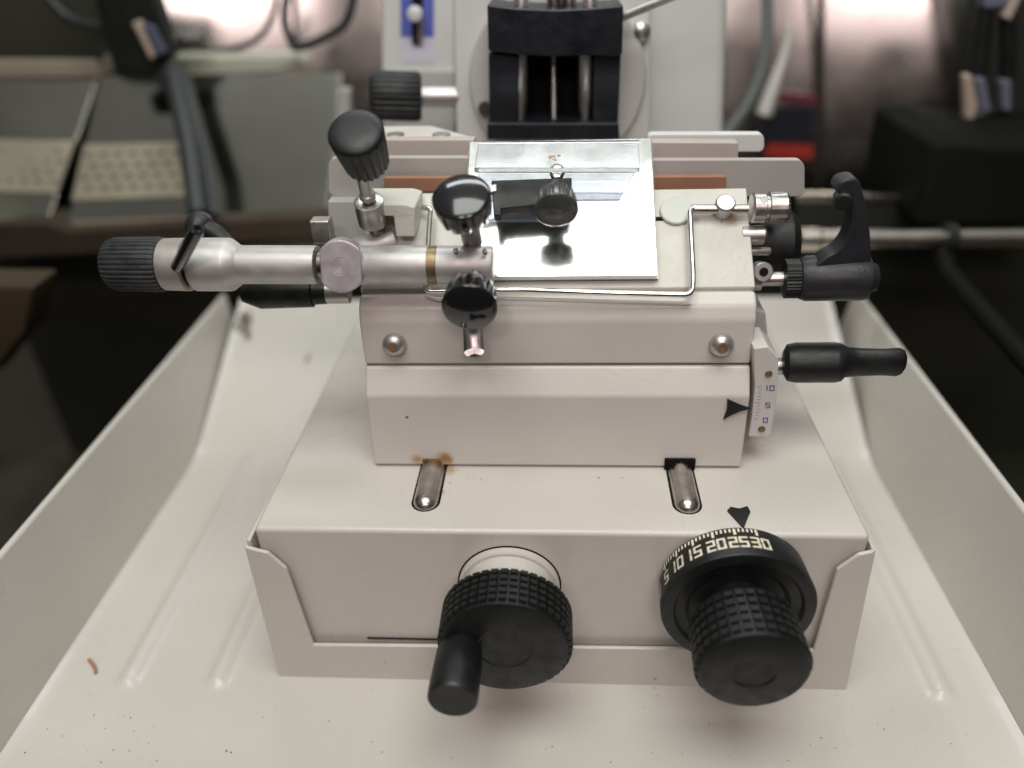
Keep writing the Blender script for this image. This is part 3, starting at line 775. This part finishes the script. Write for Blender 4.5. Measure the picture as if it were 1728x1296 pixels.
# ================================================================== left steel shelves
refl = mat('mirror_steel', (.34, .33, .29), .15, metal=1, vary=.4, vscale=6)
refl_band = mat('reflection_tan', (.34, .31, .23), .4, metal=.2, vary=.15, vscale=40)
edge_m = mat('tan_edge_metal', (.22, .17, .13), .45, metal=.3, vary=.2, vscale=25)
def leaning(u, v, t, y0_=24.0, y1_=30.0): return A(u, v, y=y0_+(y1_-y0_)*t)
def shelf(nm, TL, TR, BR, BL, band, lab, dots):
    t_ = thing(nm, leaning(*BL, 0), lab, 'mirror panel')
    q = [leaning(*TL, 1), leaning(*TR, 1), leaning(*BR, 0), leaning(*BL, 0)]
    n_ = (q[1]-q[0]).cross(q[3]-q[0]).normalized()
    if n_.y > 0: n_ = -n_
    b = MB(); b.prism(q, -n_*.3); b.build('panel', refl, t_, bevel=.05)
    def Q(a, c, h=0): return lerp(lerp(q[0], q[1], a), lerp(q[3], q[2], a), c)+n_*h
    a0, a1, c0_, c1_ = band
    b = MB(); b.prism([Q(a0, c0_, .02), Q(a1, c0_, .02), Q(a1, c1_, .02), Q(a0, c1_, .02)], n_*.05); st = b.build('reflected_strip', refl_band, t_)  # perforated reflection laid on the panel as a coloured strip with dark dots
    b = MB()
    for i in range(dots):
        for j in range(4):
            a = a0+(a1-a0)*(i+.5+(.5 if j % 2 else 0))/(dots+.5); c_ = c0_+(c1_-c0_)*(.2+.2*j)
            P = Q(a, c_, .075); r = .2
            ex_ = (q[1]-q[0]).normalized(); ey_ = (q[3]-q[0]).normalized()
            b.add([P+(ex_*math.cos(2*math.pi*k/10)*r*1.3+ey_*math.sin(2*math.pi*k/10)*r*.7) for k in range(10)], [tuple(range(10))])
    child_of(b.build('reflection_dots', mat('reflection_dark', (.08, .08, .08), .6), smooth=False), st)
    b = MB(); b.tube([Q(-.01, 1.0, .05), Q(1.01, 1.0, .05)], .22, 12); b.build('front_edge', edge_m, t_)
    return t_, Q
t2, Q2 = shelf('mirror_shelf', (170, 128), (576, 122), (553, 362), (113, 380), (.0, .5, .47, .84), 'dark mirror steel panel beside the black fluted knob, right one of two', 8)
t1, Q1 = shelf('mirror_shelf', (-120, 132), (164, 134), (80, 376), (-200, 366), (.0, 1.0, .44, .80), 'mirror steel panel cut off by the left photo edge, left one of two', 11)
for o_, g_ in ((t1, None), (t2, None)): o_['group'] = 'mirror steel panels at the left'
yplate_ = yplate
b = MB(); b.box((-.2, 0, -.3), (.2, .3, .3), Matrix.Identity(3), leaning(584, 190, .8)); 
b = MB(); b.prism([A(u, v, y=26.5) for u, v in ((572, 150), (590, 150), (592, 300), (560, 345), (556, 300))], (0, .6, 0))
tag(b.build('panel_end_bracket', white_grey, None, bevel=.1), 'narrow pale upright bracket at the right end of the mirror panel', 'bracket')
b = MB(); b.prism([A(u, v, y=23.0) for u, v in ((-60, 380), (75, 376), (120, 388), (556, 362), (560, 400), (150, 430), (-60, 440))], (0, 2.5, 0))
tag(b.build('panel_support_rail', mat('brown_metal', (.06, .045, .032), .5, metal=.3, vary=.3, vscale=15), None, bevel=.15), 'dark brown metal rail beneath the mirror panels', 'rail')
b = MB(); b.prism([A(u, v, y=24.0) for u, v in ((430, 375), (556, 364), (556, 455), (400, 440))], (0, 1, 0))
tag(b.build('rear_beige_panel', mat('tan_metal', (.20, .17, .13), .5, vary=.15, vscale=20), None, bevel=.1), 'tan metal panel behind the silver arm under the mirror panel', 'panel')
b = MB(); b.prism([A(u, v, z=7.5) for u, v in ((120, 388), (150, 395), (520, 640), (490, 660))], (0, 0, -.4))
b = MB(); b.prism([A(u, v, y=14) for u, v in ((-120, 480), (58, 482), (42, 560), (-20, 640), (-120, 700))], (0, 2, 0))
tag(b.build('brown_corner_bracket', mat('brown_plate', (.05, .034, .02), .5, vary=.25, vscale=15), None, bevel=.2), 'brown metal bracket in the dark at the left edge', 'bracket')
# cream shelf, tan shelf
b = MB(); b.prism([A(u, v, y=31.0) for u, v in ((272, 96), (505, 94), (515, 112), (470, 124), (265, 133))], (0, 2, 0))
tag(b.build('cream_shelf', mat('cream_shelf_paint', (.42, .42, .34), .45, vary=.05), None, bevel=.2), 'cream shelf lip above the right mirror panel', 'shelf')
b = MB(); b.prism([A(u, v, y=31.0) for u, v in ((-60, 100), (160, 101), (168, 133), (-60, 134))], (0, 2, 0))
tag(b.build('tan_ledge', mat('tan_ledge_paint', (.30, .26, .20), .45, vary=.15), None, bevel=.2), 'tan ledge with worn edge above the left mirror panel', 'ledge')
b = MB(); b.prism([A(u, v, y=31.2) for u, v in ((-120, -80), (172, -80), (170, 102), (-120, 102))], (0, .5, 0))
tag(b.build('chamber_lid_panel', mat('olive_panel', (.085, .085, .068), .35, metal=.6, vary=.2, vscale=8), None, bevel=.1), 'dark olive steel panel at upper left behind the strap', 'panel')
# black strap with clip
sh = thing('black_strap', A(225, 130, y=27), 'black strap with a tan edged buckle hanging above the right mirror panel', 'strap')
b = MB(); b.prism([A(u, v, y=27.5) for u, v in ((140, -80), (235, -80), (292, 90), (285, 100), (262, 132), (196, 131), (172, 60))], (0, 1.2, 0)); b.build('strap_body', blk_m, sh, bevel=.2)
b = MB(); b.prism([A(u, v, y=27.0) for u, v in ((222, 38), (234, 34), (262, 92), (254, 102))], (0, .5, 0)); b.build('buckle_edge', mat('tan_edge', (.42, .33, .27), .5), sh, bevel=.08)
b = MB(); b.prism([A(u, v, y=26.9) for u, v in ((238, 40), (256, 44), (278, 88), (264, 98))], (0, .5, 0)); b.build('buckle', mat('blue_grey', (.07, .08, .12), .4), sh, bevel=.1)
# cables
cable_m = mat('black_cable', (.02, .022, .025), .4); cable_g = mat('grey_cable', (.16, .18, .17), .45)
def cable(nm, pts, y_, r, m_, lab):
    b = MB(); b.tube(catmull([A(u, v, y=(y_ if not isinstance(y_, tuple) else y_[0]+(y_[1]-y_[0])*i/(len(pts)-1))) for i, (u, v) in enumerate(pts)], 8), r, 12)
    return tag(b.build(nm, m_), lab, 'cable')
cable('cable', [(60, -30), (110, 25), (160, 44), (230, 55)], 29, .28, cable_m, 'thin dark cable crossing to the black strap at top left')
cable('cable', [(292, 78), (340, 86), (400, 80), (440, 60), (462, 20), (468, -30)], 33, .18, cable_m, 'thin black cable sagging below the bright reflection at top')
cable('cable', [(486, -20), (480, 30), (490, 66), (502, 80), (550, 62), (585, 35), (600, -20)], 30, .24, cable_m, 'black cable looping in a hook left of the slide control')
cable('cable', [(1292, -40), (1295, 40), (1288, 110), (1265, 170), (1235, 215), (1210, 240)], 26, .28, cable_g, 'grey cable curving down right of the white head')
b = MB(); P0_ = A(280, 68, y=30); b.lathe(P0_, (1, 0, 0), [(0, .3), (1.0, .35), (1.9, .3), (1.95, .5), (2.3, .5), (2.35, .1)], 20)
tag(b.build('metal_plug', steel), 'small metal plug right of the black strap', 'plug')
b = MB(); b.tube([A(292, 120, y=27.5), A(318, 240, y=24), A(335, 360, y=21.5)], .55, 14); b.tube([A(310, 120, y=28), A(345, 250, y=24.5), A(362, 362, y=22)], .28, 12)  # dark tubes added to give the panel its cable reflection
tag(b.build('reflection_hose', mat('hose_reflection', (.03, .034, .034), .45)), 'pair of dark hoses added for the cable reflection in the right mirror panel', 'hose')
P0_ = A(462, 8, y=33)
cable('hanging_rod', [(497, -40), (499, 30), (501, 78)], 30.4, .16, alu2, 'thin bright rod hanging inside the looped black cable')['category'] = 'rod'

# ================================================================== right background
b = MB(); b.prism([A(u, v, y=35.6) for u, v in ((1383, -80), (1394, -80), (1390, 345), (1378, 345))], (0, .5, 0))
tag(b.build('wall_seam_strip', mat('seam_metal', (.08, .07, .06), .35, metal=.6), None, bevel=.08), 'dark vertical seam strip on the steel wall at right', 'strip')
b = MB(); p0 = A(1345, 404, y=16.5); p1 = A(1860, 400, y=16.5)
rr_ = thing('steel_rail', p0, 'horizontal steel rail running off to the right behind the upright lever', 'rail')
b.lathe(p0, p1-p0, [(0, .35), (.1, .52), (.9, .52), (1.0, .44), ((p1-p0).length, .44)], 32); b.build('rail_tube', mat('rail_steel', (.66, .60, .54), .25, metal=1, vary=.08, vscale=20), rr_)
P = A(1588, 402, y=16.5); b = MB(); b.lathe(P, (1, 0, 0), [(0, .5), (0, .72), (.5, .72), (.5, .5)], 28); b.build('rail_ring', blk_m, rr_)
b = MB(); b.tube([A(1590, 420, y=16.3), A(1600, 460, y=15.5), A(1760, 640, y=9)], .42, 14)
tag(b.build('drain_hose', dark_in), 'black hose hanging from the ring on the steel rail', 'hose')
yplate('second_rail', [(1345, 327), (1560, 330), (1560, 342), (1345, 340)], 22, .5, MATS['rail_steel'], None, .1)
tag(bpy.data.objects['second_rail'], 'thin steel ledge above the horizontal rail at right', 'ledge')
yplate('dark_recess_panel', [(1345, 343), (1560, 343), (1560, 388), (1345, 388)], 22.2, .5, mat('recess_green', (.025, .03, .025), .5, metal=.3), None, .1)
tag(bpy.data.objects['dark_recess_panel'], 'dark recessed panel between the two steel rails', 'panel')
b = MB(); b.prism([A(u, v, y=19.5) for u, v in ((1578, 240), (1900, 252), (1900, 385), (1545, 385))], (0, 8, 0))
tag(b.build('dark_motor_box', mat('olive_box', (.008, .009, .006), .7, spec=.08, vary=.2, vscale=15), None, bevel=.4), 'dark olive metal box above the rail at the right edge', 'box')
b = MB(); b.prism([A(u, v, y=31) for u, v in ((1640, -120), (1900, -120), (1900, 330), (1640, 330))], (0, .6, 0))
tag(b.build('dark_side_panel', mat('dark_panel', (.02, .021, .016), .5), None, bevel=.1), 'dark panel behind the hanging connectors at the right edge', 'panel')
hc_ = thing('connector_bundle', A(1680, 100, y=25), 'pair of dark cables with grey and tan connectors hanging at the right edge', 'connectors')
b = MB(); b.prism([A(u, v, y=25) for u, v in ((1650, -60), (1720, -60), (1712, 12), (1662, 16))], (0, 1, 0)); b.build('upper_connector', mat('lavender_grey', (.14, .14, .19), .45), hc_, bevel=.15)
b = MB(); b.prism([A(u, v, y=24.8) for u, v in ((1694, 30), (1718, -20), (1728, -10), (1706, 36))], (0, .6, 0)); b.build('upper_clip', MATS['tan_edge'], hc_, bevel=.1)
b = MB(); b.prism([A(u, v, y=24.8) for u, v in ((1628, 128), (1640, 126), (1652, 180), (1640, 212), (1630, 205))], (0, .6, 0)); b.build('lower_clip', MATS['tan_edge'], hc_, bevel=.1)
b = MB(); b.prism([A(u, v, y=24.8) for u, v in ((1645, 132), (1664, 132), (1674, 186), (1656, 190))], (0, .7, 0)); b.build('lower_connector', MATS['lavender_grey'], hc_, bevel=.12)
b = MB(); b.prism([A(u, v, y=25) for u, v in ((1690, 135), (1708, 134), (1708, 188), (1692, 188))], (0, .7, 0)); b.build('lower_connector', MATS['lavender_grey'], hc_, bevel=.12)
for pts in ([(1664, 10), (1655, 80), (1650, 130)], [(1700, 20), (1702, 80), (1700, 135)], [(1696, 185), (1700, 220), (1728, 270), (1780, 300)], [(1660, 188), (1670, 220), (1690, 250), (1760, 300)]):
    b = MB(); b.tube(catmull([A(u, v, y=25.5) for u, v in pts], 6), .42, 12); b.build('cable', blk_m, hc_)
b = MB(); b.tube(catmull([A(1336, 40, y=31), A(1325, 90, y=31), A(1308, 140, y=31), A(1290, 192, y=31)], 6), [.15+.018*i for i in range(19)], 16)  # pale bar added for the bright streak reflected in the wall
tag(b.build('streak_bar', mat('streak_satin', (.85, .82, .78), .45, metal=.5)), 'pale bar standing in for a slanting reflected streak on the steel wall', 'reflection')
# red bands on a dark slab, modelled for blurred wall reflections
pk = thing('red_reflection', A(1330, 260, y=33), 'dark slab with red bands standing in for blurred reflections on the steel wall right of the head', 'box')
yplate('slab_body', [(1288, 180), (1374, 178), (1372, 270), (1284, 270)], 33, 1.5, mat('navy_slab', (.018, .018, .026), .35), pk, .1)
yplate('reflected_band', [(1296, 243), (1372, 246), (1371, 268), (1290, 266)], 32.9, .09, mat('reflected_band', (.36, .035, .025), .4), pk, 0)
yplate('reflected_line', [(1308, 155), (1380, 162), (1378, 178), (1300, 172)], 33.2, 1.0, mat('dark_red', (.13, .03, .04), .4), pk, .05)

# ================================================================== debris in the tray
b = MB()
for (u, v, r) in ((610, 1087, .0), (885, 781, .03), (1010, 806, .035), (812, 808, .03), (820, 810, .025), (800, 806, .02), (760, 815, .03), (757, 828, .025), (680, 828, .02), (1050, 806, .025), (788, 806, .02)):
    if r:
        P = A(u, v, z=ZT+.006); n = 7
        b.add([P+V((math.cos(2*math.pi*k/n)*r*random.uniform(.5, 1.4), math.sin(2*math.pi*k/n)*r*random.uniform(.5, 1.2), 0)) for k in range(n)], [tuple(range(n))])
tag(b.build('grime_spots', mat('grime', (.14, .11, .08), .8), base, smooth=False), kind='stuff')
deb = mat('debris', (.11, .075, .045), .8, vary=.5, vscale=300)
b = MB()
def crumb(u, v, r, x_=None, zoff=0):
    P = A(u, v, z=0)
    P = floor_hit(u, v)+V((0, 0, .01))
    n = 7; vs = [P+V((math.cos(2*math.pi*k/n)*r*random.uniform(.4, 1.2), math.sin(2*math.pi*k/n)*r*random.uniform(.4, 1.2), random.uniform(.0, .02))) for k in range(n)]
    vs.append(P+V((0, 0, r*.6)))
    b.add(vs, [(k, (k+1) % n, n) for k in range(n)])
for _ in range(20):
    crumb(random.gauss(230, 120), 1290-abs(random.gauss(0, 30)), random.uniform(.01, .035))
for _ in range(50):
    crumb(random.uniform(60, 1700), random.uniform(1150, 1296), random.uniform(.012, .03))
for _ in range(16):
    crumb(random.gauss(1420, 12), random.gauss(1144, 3), random.uniform(.03, .06))
for _ in range(34):
    crumb(random.gauss(412, 9), random.gauss(545, 14), random.uniform(.1, .24))
for _ in range(5):
    crumb(random.gauss(522, 3), random.gauss(604, 5), random.uniform(.08, .14))
tag(b.build('debris_specks', deb), 'dark dried specks scattered over the cream tray floor', 'debris', kind='stuff')
b = MB(); b.tube(catmull([A(150, 1113, z=.04), A(156, 1120, z=.06), A(160, 1127, z=.05), A(162, 1136, z=.04)], 5), .06, 8)
tag(b.build('tissue_shred', mat('shred', (.35, .2, .1), .8)), 'small curled orange brown shred on the left of the tray floor', 'shred')
